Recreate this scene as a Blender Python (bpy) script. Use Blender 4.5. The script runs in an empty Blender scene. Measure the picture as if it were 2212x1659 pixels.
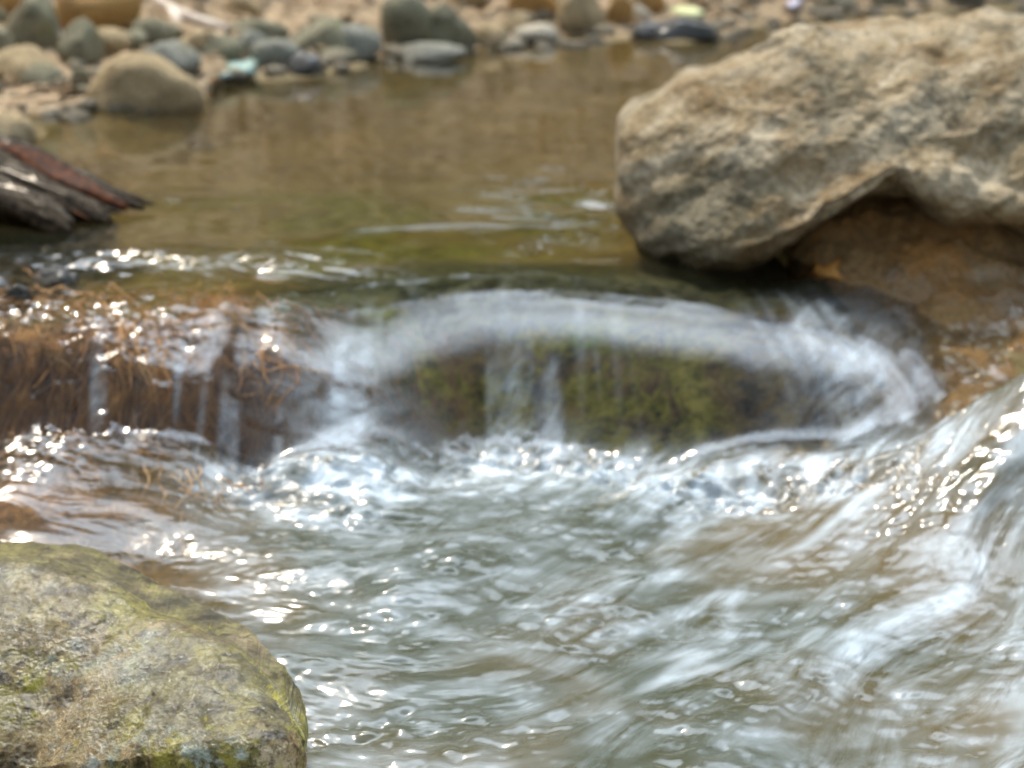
import bpy, math, random
import numpy as np
from mathutils import Vector
random.seed(7); rng = np.random.default_rng(11)
S = bpy.context.scene; COL = S.collection
R = math.radians

# ------------------------------------------------------------------ camera, sky, sun, exposure
CAM_H = 0.75; PITCH = 17.0; HT = math.tan(R(14.5)); VT = HT*0.75
cam = bpy.data.cameras.new('camera'); cam_ob = bpy.data.objects.new('camera', cam); COL.objects.link(cam_ob)
cam_ob.location = (0, 0, CAM_H); cam_ob.rotation_euler = (R(90-PITCH), 0, 0)
cam.sensor_width = 36; cam.lens = 18/HT; cam.clip_start = 0.05; cam.clip_end = 500
cam.dof.use_dof = True; cam.dof.focus_distance = 1.95; cam.dof.aperture_fstop = 4.6
S.camera = cam_ob
SUN_EL, SUN_AZ = 56.0, -32.0; GLOW_EL, GLOW_AZ = 54.0, 6.0
w = bpy.data.worlds.new('World'); S.world = w; w.use_nodes = True
wn = w.node_tree.nodes; wl = w.node_tree.links; wn.clear()
out = wn.new('ShaderNodeOutputWorld'); bg = wn.new('ShaderNodeBackground'); sky = wn.new('ShaderNodeTexSky')
sky.sky_type = 'NISHITA'; sky.sun_disc = False; sky.sun_elevation = R(SUN_EL); sky.sun_rotation = R(SUN_AZ)
sky.dust_density = 2.5; sky.air_density = 1.0; sky.ozone_density = 1.0
tc = wn.new('ShaderNodeTexCoord'); mp = wn.new('ShaderNodeMapping'); mp.inputs['Scale'].default_value = (1.0, 1.0, 2.2)
cn = wn.new('ShaderNodeTexNoise'); cn.inputs['Scale'].default_value = 1.7; cn.inputs['Detail'].default_value = 6; cn.inputs['Roughness'].default_value = 0.55
cr = wn.new('ShaderNodeValToRGB'); cr.color_ramp.elements[0].position = 0.36; cr.color_ramp.elements[1].position = 0.60
cm = wn.new('ShaderNodeMix'); cm.data_type = 'RGBA'
vd = wn.new('ShaderNodeVectorMath'); vd.operation = 'DOT_PRODUCT'; vd.inputs[1].default_value = (math.cos(R(GLOW_EL))*math.sin(R(GLOW_AZ)), math.cos(R(GLOW_EL))*math.cos(R(GLOW_AZ)), math.sin(R(GLOW_EL)))
cb_ = wn.new('ShaderNodeMapRange'); cb_.inputs['From Min'].default_value = 0.868; cb_.inputs['From Max'].default_value = 0.97; cb_.inputs['To Min'].default_value = 7.0; cb_.inputs['To Max'].default_value = 88; cb_.interpolation_type = 'SMOOTHSTEP'
cv = wn.new('ShaderNodeVectorMath'); cv.operation = 'SCALE'; cv.inputs[0].default_value = (.82, .95, 1.10)
wl.new(vd.outputs['Value'], cb_.inputs['Value']); wl.new(cb_.outputs[0], cv.inputs['Scale']); wl.new(cv.outputs[0], cm.inputs['B'])
wl.new(tc.outputs['Generated'], mp.inputs['Vector']); wl.new(tc.outputs['Generated'], vd.inputs[0]); wl.new(mp.outputs[0], cn.inputs['Vector']); wl.new(cn.outputs['Fac'], cr.inputs['Fac'])
wl.new(cr.outputs['Color'], cm.inputs['Factor']); wl.new(sky.outputs['Color'], cm.inputs['A']); wl.new(cm.outputs['Result'], bg.inputs['Color'])
bg.inputs['Strength'].default_value = 0.10
wl.new(bg.outputs[0], out.inputs['Surface'])
sun = bpy.data.lights.new('sun', 'SUN'); sun.energy = 2.6; sun.angle = R(5); sun.color = (1.0, 0.86, 0.68)
sun_ob = bpy.data.objects.new('sun', sun); COL.objects.link(sun_ob)
sd = Vector((math.cos(R(SUN_EL))*math.sin(R(SUN_AZ)), math.cos(R(SUN_EL))*math.cos(R(SUN_AZ)), math.sin(R(SUN_EL))))
sun_ob.rotation_euler = sd.to_track_quat('Z', 'Y').to_euler(); sun_ob.location = (0, 0, 12)
S.view_settings.view_transform = 'Standard'; S.view_settings.look = 'None'; S.view_settings.gamma = 1
S.view_settings.exposure = 0.58
S.render.engine = 'CYCLES'; S.cycles.use_denoising = True; S.cycles.max_bounces = 6; S.cycles.transparent_max_bounces = 8
S.cycles.sample_clamp_indirect = 6; S.cycles.caustics_reflective = False; S.cycles.caustics_refractive = False

# ------------------------------------------------------------------ photo pixel (2212 x 1659) -> world
cp, sp = math.cos(R(PITCH)), math.sin(R(PITCH))
def ray(u, v):
    x = (u-1106)/1106*HT; y = -(v-829.5)/829.5*VT
    return x, cp+y*sp, -sp+y*cp
def at_z(u, v, z=0.0):
    x, dy, dz = ray(u, v); t = (z-CAM_H)/dz
    return np.array((x*t, dy*t, z))
def at_y(u, v, Y):
    x, dy, dz = ray(u, v); t = Y/dy
    return np.array((x*t, Y, CAM_H+dz*t))

# ------------------------------------------------------------------ noise (vectorised gradient noise)
def _h(ix, iy, iz, seed):
    n = (ix.astype(np.int64)*374761393 + iy.astype(np.int64)*668265263 + iz.astype(np.int64)*2147483647 + seed*974711) & 0xffffffff
    n = ((n ^ (n >> 13))*1274126177) & 0xffffffff
    n = ((n ^ (n >> 15))*2246822519) & 0xffffffff
    return n ^ (n >> 16)
def noise3(p, seed=0):
    p = np.asarray(p, dtype=np.float64); i = np.floor(p); f = p-i; i = i.astype(np.int64)
    q = f*f*f*(f*(f*6-15)+10); r = np.zeros(len(p))
    for dx in (0, 1):
        for dy in (0, 1):
            for dz in (0, 1):
                h = _h(i[:, 0]+dx, i[:, 1]+dy, i[:, 2]+dz, seed)
                gx = ((h & 1023)/511.5-1); gy = (((h >> 10) & 1023)/511.5-1); gz = (((h >> 20) & 1023)/511.5-1)
                d = gx*(f[:, 0]-dx)+gy*(f[:, 1]-dy)+gz*(f[:, 2]-dz)
                wt = (q[:, 0] if dx else 1-q[:, 0])*(q[:, 1] if dy else 1-q[:, 1])*(q[:, 2] if dz else 1-q[:, 2])
                r += wt*d
    return r*1.3
def noise2(x, y, seed=0):
    ix = np.floor(x); iy = np.floor(y); fx = x-ix; fy = y-iy; ix = ix.astype(np.int64); iy = iy.astype(np.int64)
    qx = fx*fx*fx*(fx*(fx*6-15)+10); qy = fy*fy*fy*(fy*(fy*6-15)+10); z = np.zeros_like(ix); r = np.zeros_like(fx)
    for dx in (0, 1):
        for dy in (0, 1):
            h = _h(ix+dx, iy+dy, z, seed); a = (h & 4095)*(2*math.pi/4096)
            r = r+(qx if dx else 1-qx)*(qy if dy else 1-qy)*(np.cos(a)*(fx-dx)+np.sin(a)*(fy-dy))
    return r*1.5
def fbm3(p, octv=4, seed=0, rough=0.5):
    r = 0; a = 1.0; p = np.asarray(p, float)
    for o in range(octv):
        r = r+a*noise3(p, seed+o); p = p*2.03+3.1; a *= rough
    return r
def fbm2(x, y, octv=4, seed=0, rough=0.5):
    r = 0; a = 1.0
    for o in range(octv):
        r = r+a*noise2(x, y, seed+o); x = x*2.03+1.7; y = y*2.03+5.2; a *= rough
    return r
def sstep(a, b, x):
    t = np.clip((x-a)/(b-a), 0, 1); return t*t*(3-2*t)

# ------------------------------------------------------------------ mesh helpers
def mesh_np(name, V, F, mats, smooth=True, mat_idx=None):
    V = np.asarray(V, np.float32); F = np.asarray(F, np.int32); n, k = F.shape
    me = bpy.data.meshes.new(name); me.vertices.add(len(V)); me.vertices.foreach_set('co', V.ravel())
    me.loops.add(n*k); me.loops.foreach_set('vertex_index', F.ravel())
    me.polygons.add(n); me.polygons.foreach_set('loop_start', np.arange(0, n*k, k, dtype=np.int32))
    if smooth: me.polygons.foreach_set('use_smooth', np.ones(n, bool))
    for m in (mats if isinstance(mats, (list, tuple)) else [mats]): me.materials.append(m)
    if mat_idx is not None: me.polygons.foreach_set('material_index', np.asarray(mat_idx, np.int32))
    me.update(calc_edges=True); me.validate()
    return me
def attr(me, name, vals, typ='FLOAT'):
    a = me.attributes.new(name, typ, 'POINT')
    a.data.foreach_set('value' if typ == 'FLOAT' else 'vector', np.asarray(vals, np.float32).ravel())
def link(name, me, parent=None, loc=None):
    o = bpy.data.objects.new(name, me); COL.objects.link(o)
    if loc is not None: o.location = tuple(float(c) for c in loc)
    if parent is not None: o.parent = parent
    return o
def tag(o, label=None, cat=None, group=None, kind=None):
    if label: o['label'] = label
    if cat: o['category'] = cat
    if group: o['group'] = group
    if kind: o['kind'] = kind
    return o
def grid_faces(nr, nc, wrap=False):
    r = np.arange(nr-1)[:, None]; c = np.arange(nc if wrap else nc-1)[None, :]; c2 = (c+1) % nc
    return np.stack([r*nc+c, r*nc+c2, (r+1)*nc+c2, (r+1)*nc+c], -1).reshape(-1, 4)
def vnormals(V, F):
    fn = np.cross(V[F[:, 2]]-V[F[:, 0]], V[F[:, -1]]-V[F[:, 1]] if F.shape[1] == 4 else V[F[:, 1]]-V[F[:, 0]])
    if F.shape[1] == 3: fn = -fn
    N = np.zeros_like(V)
    for k in range(F.shape[1]): np.add.at(N, F[:, k], fn)
    return N/np.maximum(np.linalg.norm(N, axis=1, keepdims=True), 1e-12)
_ico = {}
def ico(sub):
    if sub not in _ico:
        import bmesh
        bm = bmesh.new(); bmesh.ops.create_icosphere(bm, subdivisions=sub, radius=1)
        _ico[sub] = (np.array([v.co[:] for v in bm.verts]), np.array([[v.index for v in f.verts] for f in bm.faces])); bm.free()
    return _ico[sub]
def tube(path, radii, sides=6, ridge=0.0, seed=0):
    P = np.asarray(path, float); n = len(P); T = np.gradient(P, axis=0); T /= np.maximum(np.linalg.norm(T, axis=1, keepdims=True), 1e-9)
    A = np.cross(T, (0.13, 0.2, 0.97)); A /= np.maximum(np.linalg.norm(A, axis=1, keepdims=True), 1e-9); B = np.cross(T, A)
    th = np.linspace(0, 2*math.pi, sides, endpoint=False)
    rr = np.asarray(radii, float)[:, None]*np.ones(sides)[None, :]
    if ridge:
        q = np.stack([np.cos(th)*1.7+seed, np.sin(th)*1.7, np.zeros(sides)], 1)
        rr = rr*(1+ridge*np.stack([noise3(np.c_[q[:, :2]*1.6, np.full(sides, k*0.12+seed*1.3)], 5) for k in range(n)]))
    V = P[:, None, :]+A[:, None, :]*(np.cos(th)[None, :]*rr)[..., None]+B[:, None, :]*(np.sin(th)[None, :]*rr)[..., None]
    V = V.reshape(-1, 3); F = grid_faces(n, sides, True)
    c0 = len(V); V = np.vstack([V, P[:1]-T[:1]*radii[0]*.5, P[-1:]+T[-1:]*radii[-1]*.5])
    k = np.arange(sides); k2 = (k+1) % sides
    cap = np.vstack([np.stack([np.full(sides, c0), k2, k, k], 1), np.stack([np.full(sides, c0+1), (n-1)*sides+k, (n-1)*sides+k2, (n-1)*sides+k2], 1)])
    return V, F, cap
class Bag:                                               # gathers pieces of ONE object
    def __init__(s): s.V = []; s.Q = []; s.T = []; s.n = 0
    def add(s, V, Q=None, T=None):
        s.V.append(np.asarray(V, float))
        if Q is not None and len(Q): s.Q.append(np.asarray(Q)+s.n)
        if T is not None and len(T): s.T.append(np.asarray(T)+s.n)
        s.n += len(V)
    def tube(s, path, radii, sides=6, ridge=0, seed=0):
        V, F, cap = tube(path, radii, sides, ridge, seed); s.add(V, F, cap[:, :3])
    def mesh(s, name, mat, smooth=True):
        V = np.vstack(s.V); faces = []
        for q in s.Q: faces += q.tolist()
        for t in s.T: faces += t.tolist()
        me = bpy.data.meshes.new(name); me.from_pydata(V.tolist(), [], faces); me.materials.append(mat)
        if smooth: me.polygons.foreach_set('use_smooth', np.ones(len(me.polygons), bool))
        me.update(); return me

# ------------------------------------------------------------------ material helper
class M:
    def __init__(s, name):
        s.m = bpy.data.materials.new(name); s.m.use_nodes = True; s.t = s.m.node_tree; s.t.nodes.clear()
        s.out = s.n('ShaderNodeOutputMaterial'); s.co = s.n('ShaderNodeTexCoord').outputs['Object']
    def n(s, t): return s.t.nodes.new(t)
    def put(s, sock, v):
        if v is None: return
        if isinstance(v, bpy.types.NodeSocket): s.t.links.new(v, sock)
        elif isinstance(v, (tuple, list)): sock.default_value = tuple(v)+((1,) if len(v) == 3 and sock.type == 'RGBA' else ())
        else: sock.default_value = v
    def map(s, scale=(1, 1, 1), rot=(0, 0, 0), loc=(0, 0, 0), vec=None):
        m = s.n('ShaderNodeMapping'); s.put(m.inputs['Vector'], vec or s.co)
        m.inputs['Scale'].default_value = scale; m.inputs['Rotation'].default_value = rot; m.inputs['Location'].default_value = loc
        return m.outputs[0]
    def noise(s, scale, detail=4, rough=0.55, vec=None, dist=0.0):
        k = s.n('ShaderNodeTexNoise'); s.put(k.inputs['Vector'], vec or s.co); k.inputs['Scale'].default_value = scale
        k.inputs['Detail'].default_value = detail; k.inputs['Roughness'].default_value = rough; k.inputs['Distortion'].default_value = dist
        return k.outputs['Fac']
    def vor(s, scale, vec=None, feat='F1', rnd=1.0):
        k = s.n('ShaderNodeTexVoronoi'); k.feature = feat; s.put(k.inputs['Vector'], vec or s.co); k.inputs['Scale'].default_value = scale
        k.inputs['Randomness'].default_value = rnd
        return k.outputs
    def ramp(s, f, *stops):
        k = s.n('ShaderNodeValToRGB'); s.put(k.inputs[0], f); e = k.color_ramp.elements
        while len(e) < len(stops): e.new(0.5)
        for el, (p, c) in zip(e, stops):
            el.position = p; el.color = (c, c, c, 1) if not isinstance(c, (tuple, list)) else tuple(c)+(1,)
        return k.outputs[0]
    def mix(s, f, a, b, mode='MIX'):
        k = s.n('ShaderNodeMix'); k.data_type = 'RGBA'; k.blend_type = mode; s.put(k.inputs['Factor'], f); s.put(k.inputs['A'], a); s.put(k.inputs['B'], b)
        return k.outputs['Result']
    def math(s, op, a, b=0.5, c=None, clamp=False):
        k = s.n('ShaderNodeMath'); k.operation = op; k.use_clamp = clamp; s.put(k.inputs[0], a); s.put(k.inputs[1], b)
        if c is not None: s.put(k.inputs[2], c)
        return k.outputs[0]
    def attr(s, name):
        k = s.n('ShaderNodeAttribute'); k.attribute_name = name; return k.outputs
    def bump(s, h, strength=0.5, dist=0.01, normal=None):
        k = s.n('ShaderNodeBump'); k.inputs['Strength'].default_value = strength; k.inputs['Distance'].default_value = dist
        s.put(k.inputs['Height'], h); s.put(k.inputs['Normal'], normal); return k.outputs[0]
    def pbr(s, color, rough=0.7, normal=None, spec=0.5, coat=None, coat_rough=0.1, coat_normal=None, trans=None):
        k = s.n('ShaderNodeBsdfPrincipled'); s.put(k.inputs['Base Color'], color); s.put(k.inputs['Roughness'], rough)
        s.put(k.inputs['Normal'], normal); s.put(k.inputs['Specular IOR Level'], spec)
        if coat is not None:
            s.put(k.inputs['Coat Weight'], coat); s.put(k.inputs['Coat Roughness'], coat_rough); s.put(k.inputs['Coat Normal'], coat_normal)
        return k.outputs[0]
    def sh(s, typ, **kw):
        k = s.n(typ)
        for a, v in kw.items(): s.put(k.inputs[a], v)
        return k.outputs[0]
    def mixsh(s, f, a, b):
        k = s.n('ShaderNodeMixShader'); s.put(k.inputs[0], f); s.put(k.inputs[1], a); s.put(k.inputs[2], b); return k.outputs[0]
    def done(s, sh): s.t.links.new(sh, s.out.inputs['Surface']); return s.m

# ------------------------------------------------------------------ the shape of the stream
lip_px = [(-900, 640), (-300, 655), (0, 660), (250, 655), (420, 640), (600, 606), (800, 566), (1000, 548), (1250, 548), (1450, 568), (1570, 578), (1640, 572), (1700, 540), (1750, 490)]
lip = [at_z(u, v)[:2] for u, v in lip_px]
poly = np.array([p for p in lip]+[(0.75, 3.42), (1.3, 3.5), (6, 3.6), (60, 60), (-60, 60), (-60, lip[0][1])])
def sdf_raw(x, y):                                           # >0 outside the upper pool
    d2 = np.full(x.shape, 1e9); ins = np.zeros(x.shape, bool); n = len(poly)
    for i in range(n):
        a = poly[i]; b = poly[(i+1) % n]; ex, ey = b-a; px = x-a[0]; py = y-a[1]
        t = np.clip((px*ex+py*ey)/(ex*ex+ey*ey), 0, 1); d2 = np.minimum(d2, (px-t*ex)**2+(py-t*ey)**2)
        c = ((a[1] <= y) & (y < b[1])) | ((b[1] <= y) & (y < a[1])); xi = a[0]+(y-a[1])*ex/(ey if abs(ey) > 1e-9 else 1e-9)
        ins ^= c & (x < xi)
    d = np.sqrt(d2); return np.where(ins, -d, d)
LOW = -0.20
_sx = np.linspace(-1.7, 1.7, 341); _sy = np.linspace(1.6, 4.3, 271); _gx, _gy = np.meshgrid(_sx, _sy)
_sg = sdf_raw(_gx.ravel(), _gy.ravel()).reshape(_gx.shape); _k = np.exp(-.5*(np.arange(-20, 21)/7.0)**2); _k /= _k.sum()
_pad = np.pad(_sg, 20, mode='reflect', reflect_type='odd')
_sb = np.apply_along_axis(lambda r: np.convolve(r, _k, 'valid'), 1, _pad); _sb = np.apply_along_axis(lambda r: np.convolve(r, _k, 'valid'), 0, _sb)
_wt = np.minimum.outer(sstep(0, .3, _sy-_sy[0])*sstep(0, .3, _sy[-1]-_sy), sstep(0, .3, _sx-_sx[0])*sstep(0, .3, _sx[-1]-_sx)); _sb = _sb*_wt+_sg*(1-_wt)
def sdf(x, y):                                           # the same distance with its creases rounded off
    x = np.asarray(x, float); y = np.asarray(y, float); r = np.empty(x.shape)
    ins = (x > _sx[0]) & (x < _sx[-1]-.001) & (y > _sy[0]) & (y < _sy[-1]-.001); r[~ins] = sdf_raw(x[~ins], y[~ins])
    fx = (x[ins]-_sx[0])/.01; fy = (y[ins]-_sy[0])/.01; i = np.clip(fx.astype(int), 0, 339); j = np.clip(fy.astype(int), 0, 269); fx = fx-i; fy = fy-j
    r[ins] = (_sb[j, i]*(1-fx)+_sb[j, i+1]*fx)*(1-fy)+(_sb[j+1, i]*(1-fx)+_sb[j+1, i+1]*fx)*fy
    return r
def G(x, y, cx, cy, rx, ry, a=0.0):
    ca, sa = math.cos(a), math.sin(a); X = (x-cx)*ca+(y-cy)*sa; Y = -(x-cx)*sa+(y-cy)*ca
    return np.exp(-(X/rx)**2-(Y/ry)**2)
def ledge_level(x, y):
    L = np.interp(y, [2.5, 2.7, 2.85, 3.0, 3.1, 3.24, 3.42, 3.6], [-.205, -.155, -.13, -.10, -.055, .03, .12, .20])
    return L+.03*np.clip(x-.9, -.3, .6)-.16*sstep(.54, .36, x)-.05*sstep(3.2, 2.9, y)*sstep(.75, .5, x)
def base_level(x, y):                                    # calm level of the stream: (height, distance past the lip, 0..1 down the fall)
    wob = 0.045*noise2(x*4.2, y*4.0, 31)+0.016*noise2(x*12, y*9, 32)
    d = sdf(x, y)+wob*sstep(-.12, -0.55, x)+0.004*noise2(x*4, y*4, 33)
    wd = np.interp(x, [-1.2, -0.75, -0.5, -0.36, -0.2, 0.0, 0.3, 0.5, 0.8, 1.4], [.17, .18, .25, .27, .34, .34, .36, .41, .50, .50])
    s = np.clip(d/wd, 0, 1.6)
    g = np.where(s < 1, s*s, 1.0); soft = np.clip((s-0.8)/0.5, 0, 1)
    g = np.where(s < 0.8, s*s, 0.64+0.36*(1-(1-soft)**2.2))
    drop = -LOW*np.ones_like(x)
    pre = np.interp(x, [-.8, -.45, -.25], [.010, .014, .026])
    z = -pre*sstep(-.24, .08, d)-(drop-pre)*g
    lowm = sstep(0.6, 1.2, s)
    z = z-.032*np.exp(-((s-1.12)/.26)**2)*sstep(-.22, -.08, x)*sstep(.70, .45, x)
    shelf = 0.055*G(x, y, *at_z(120, 990, -.15)[:2], .26, .12)*sstep(0.7, 1.1, s)
    moundR = 0.17*G(x, y, 0.80, 2.60, .25, .19, .5)*lowm
    froth = 0.045*G(x, y, *at_z(1700, 985, -.18)[:2], .13, .06)*lowm
    hump = 0.035*G(x, y, *at_z(680, 1030, -.19)[:2], .10, .06)*lowm
    ledge = -.03*G(x, y, -.37, 2.66, .05, .06)
    z = z-.05*sstep(2.6, 1.7, y)*lowm
    z = z+shelf+moundR+froth+hump+ledge+(.010*noise2(x*9, y*14, 36)+.005*noise2(x*24, y*34, 37))*G(x, y, .95, 2.95, .3, .2)*lowm
    lw = ledge_level(x, y)+.018*sstep(3.08, 2.98, y)-.03*sstep(3.0, 3.1, y); lw = np.where((x > .38) & (d > -.02), lw, -9.)
    hx = np.clip(.5+.5*(z-lw)/.03, 0, 1); z = np.where(lw > -5, lw*(1-hx)+z*hx+.03*hx*(1-hx), z)
    return z, d, s
shore_px = [(-600, 300), (-300, 290), (0, 262), (140, 250), (300, 236), (440, 215), (470, 180), (560, 168), (690, 158), (830, 126), (1010, 118), (1110, 100), (1200, 92), (1560, 78), (1680, 52), (1850, 30), (2212, 14), (2500, 5)]
shore = np.array([at_z(u, v)[:2] for u, v in shore_px])
def shore_y(x): return np.interp(x, shore[:, 0], shore[:, 1], left=shore[0, 1]-.2, right=shore[-1, 1]+.3)
def ground_z(x, y):
    x = np.asarray(x, float); y = np.asarray(y, float)
    z, d, s = base_level(x, y)
    sy = shore_y(x); e = y-sy                            # distance beyond the far waterline
    up = -0.10*sstep(0.0, -0.5, e)
    up = np.where(e > 0, 0.10*np.minimum(e, 1.2)+0.55*np.clip(e-1.2, 0, 2.2)+0.12*np.clip(e-3.4, 0, 40), up)
    left = sstep(-1.35, -2.6, x); up = np.maximum(up, left*0.7-0.12); right = sstep(1.7, 3.4, x); up = np.where(y > 4.2, up, np.maximum(up, right*0.6-.15))
    thick = np.where(s < 1.15, 0.02+0.07*sstep(0, -0.35, d)+0.05*sstep(.75, 1.15, s), 0.07)
    thick = thick+.09*sstep(-.2, -.1, x)*sstep(.78, .66, x)*sstep(-.02, .08, d)*(1-sstep(1.0, 1.2, s))
    z0 = np.where(d < 0.0, np.maximum(z-thick, up) if True else up, z-thick)
    z0 = np.where((d < 0), np.where(e > -0.5, np.maximum(up, z-thick), z-thick), z0)
    far_low = np.maximum(left, right)*0.7*(d >= 0)
    z0 = z0+far_low
    n = 0.02*noise2(x*3, y*3, 3)+0.010*noise2(x*9, y*9, 4)
    n = n*np.where(d < -.25, 1, 0.25)*np.where(e > 1.5, 4, 1)
    return z0+n
def ground_hit(u, v):
    x, dy, dz = ray(u, v); t = np.linspace(1.2, 12, 1400)
    g = np.maximum(ground_z(x*t, dy*t), base_level(x*t, dy*t)[0] * 1.0)
    k = np.argmax(CAM_H+dz*t <= g); t = t[k]
    return np.array((x*t, dy*t, CAM_H+dz*t))

# ------------------------------------------------------------------ materials
def mat_ground():
    m = M('streambed_and_bank'); zone = m.attr('zone')['Fac']; bank = m.attr('bank')['Fac']; moss = m.attr('moss')['Fac']
    v = m.vor(38)['Color']; peb = m.ramp(m.vor(38)['Color'], (0.1, (.10, .065, .03)), (.45, (.20, .135, .06)), (.7, (.14, .11, .055)), (1, (.32, .26, .15)))
    sand = m.ramp(m.noise(5, 6), (.3, (.13, .10, .045)), (.55, (.25, .19, .085)), (.75, (.19, .165, .06)))
    bed = m.mix(m.ramp(m.noise(9, 3), (.35, 0), (.6, 1)), peb, sand)
    bed = m.mix(moss, bed, m.ramp(m.noise(22, 5), (.3, (.06, .07, .012)), (.7, (.20, .22, .035))))
    dirt = m.ramp(m.noise(26, 8, .65), (.28, (.09, .06, .03)), (.45, (.27, .185, .10)), (.6, (.42, .31, .185)), (.78, (.60, .50, .34)))
    root = m.ramp(m.noise(30, 8, .7, m.map((1.4, 1, .35)), .6), (.3, (.04, .016, .005)), (.47, (.18, .078, .022)), (.62, (.33, .165, .048)), (.8, (.50, .35, .15)))
    bed = m.mix(m.attr('lip_reflection')['Fac'], bed, m.ramp(m.noise(24, 6, .7), (.35, (.020, .026, .010)), (.65, (.075, .085, .03))))  # dark olive painted on the bed in place of the mirrored trees
    c = m.mix(bank, bed, dirt); c = m.mix(m.math('MULTIPLY', zone, m.math('SUBTRACT', 1.0, m.attr('lip_reflection')['Fac'])), c, root)
    h = m.math('ADD', m.noise(30, 8, .65), m.math('MULTIPLY', m.vor(38)['Distance'], -.6))
    return m.done(m.pbr(c, .75, m.bump(h, .8, .02), .3))
def rock_mat(name, base, dark, light, accent, scale=1.0, acc=(.60, .72), wet=0.0, band=None, speck=.55, bstr=.8, bdist=.012, line=True):
    m = M(name)
    co = m.co
    big = m.noise(6*scale, 6, .6, dist=.4); fineo = m.noise(55, 5, .7, m.map(loc=(2, 2, 2)))
    c = m.ramp(big, (.30, dark), (.46, base), (.60, base), (.74, light))
    if band is not None:
        bv = m.map((1, 1, 1), band); bv = m.map((2.2, 2.2, 11), vec=bv)
        bnd = m.noise(2.2*scale, 6, .62, bv, .8)
        c = m.mix(m.ramp(bnd, (.42, 0), (.60, .85)), c, light); c = m.mix(m.ramp(bnd, (.30, .9), (.44, 0)), c, dark)
    if band is not None:
        ol = m.noise(3.0, 6, .66, m.map(loc=(4.4, 2.2, 8.1)), .5); c = m.mix(m.ramp(ol, (.47, 0), (.60, .75)), c, m.mix(fineo, (.085, .075, .04), (.20, .175, .105)))
        c = m.mix(m.ramp(m.noise(8.0, 7, .7, m.map(loc=(1.4, 6.2, 3.1)), .6), (.55, 0), (.62, .8)), c, (.055, .045, .026))
    a = m.noise(4.3*scale, 7, .68, m.map(loc=(3.1, 7.7, 1.9)))
    c = m.mix(m.ramp(a, (acc[0], 0), (acc[1], .9)), c, accent)
    fine = m.noise(85*scale, 5, .7)
    c = m.mix(m.ramp(fine, (speck-.12, 0.0), (speck+.18, .85)), c, dark)
    lf = m.noise(60*scale, 4, .7, m.map(loc=(9, 2, 5)))
    c = m.mix(m.ramp(lf, (.58, 0.0), (.72, .7)), c, light)
    pos = m.n('ShaderNodeSeparateXYZ'); m.put(pos.inputs[0], m.n('ShaderNodeNewGeometry').outputs['Position'])
    wl_ = m.ramp(m.math('ADD', pos.outputs['Z'], m.math('MULTIPLY_ADD', m.noise(14, 5), .10, -.05)), (.0, 1.0), (.045, 0.0)) if line else 0.0
    if line: c = m.mix(m.math('MULTIPLY', wl_, .8), c, m.mix(.55, c, (.035, .026, .012), 'MIX'))
    pit = m.vor(46*scale)['Distance']
    h = m.math('ADD', m.math('MULTIPLY', m.noise(34*scale, 9, .68), 1.0), m.math('MULTIPLY', m.ramp(pit, (0.05, 0), (.35, 1)), .35))
    nrm = m.bump(h, bstr, bdist)
    if wet:
        wm = m.ramp(m.noise(9*scale, 6, .65, m.map(loc=(1, 4, 2))), (.40, 0.0), (.55, wet))
        return m.done(m.pbr(m.mix(wm, c, m.mix(.45, c, dark)), m.math('MULTIPLY_ADD', wm, -.5, .75), nrm, .4, coat=wm, coat_rough=.08, coat_normal=m.bump(m.noise(25*scale, 4), .35, .01)))
    return m.done(m.pbr(c, m.math('MULTIPLY_ADD', wl_, -.45, .82) if line else .82, nrm, .3))

mat_big = rock_mat('beige_limestone', (.31, .225, .115), (.085, .064, .028), (.50, .42, .29), (.21, .13, .05), 1.0, (.52, .64), band=(0, R(33), 0))
mat_ledge = rock_mat('ochre_wet_rock', (.32, .185, .065), (.08, .05, .02), (.48, .37, .21), (.42, .19, .04), 1.5, (.50, .64), wet=.7, line=False)
mat_bg_grey = rock_mat('grey_green_stone', (.25, .23, .145), (.07, .062, .034), (.48, .45, .33), (.20, .185, .07), 1.3)
mat_bg_blue = rock_mat('blue_grey_stone', (.27, .265, .21), (.085, .083, .06), (.50, .49, .41), (.24, .20, .10), 1.3)
mat_bg_tan = rock_mat('tan_stone', (.42, .315, .17), (.17, .12, .055), (.62, .52, .36), (.33, .20, .07), 1.2)
mat_bg_ochre = rock_mat('ochre_stone', (.38, .22, .07), (.19, .10, .03), (.48, .33, .15), (.42, .22, .06), 1.2, speck=.68)
mat_bg_pale = rock_mat('pale_stone', (.50, .44, .33), (.28, .23, .15), (.66, .61, .50), (.42, .32, .20), 2.0, speck=.7)
mat_bg_dark = rock_mat('dark_wet_stone', (.075, .075, .065), (.025, .025, .022), (.17, .17, .15), (.06, .055, .03), 2.0, wet=.8)

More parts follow.
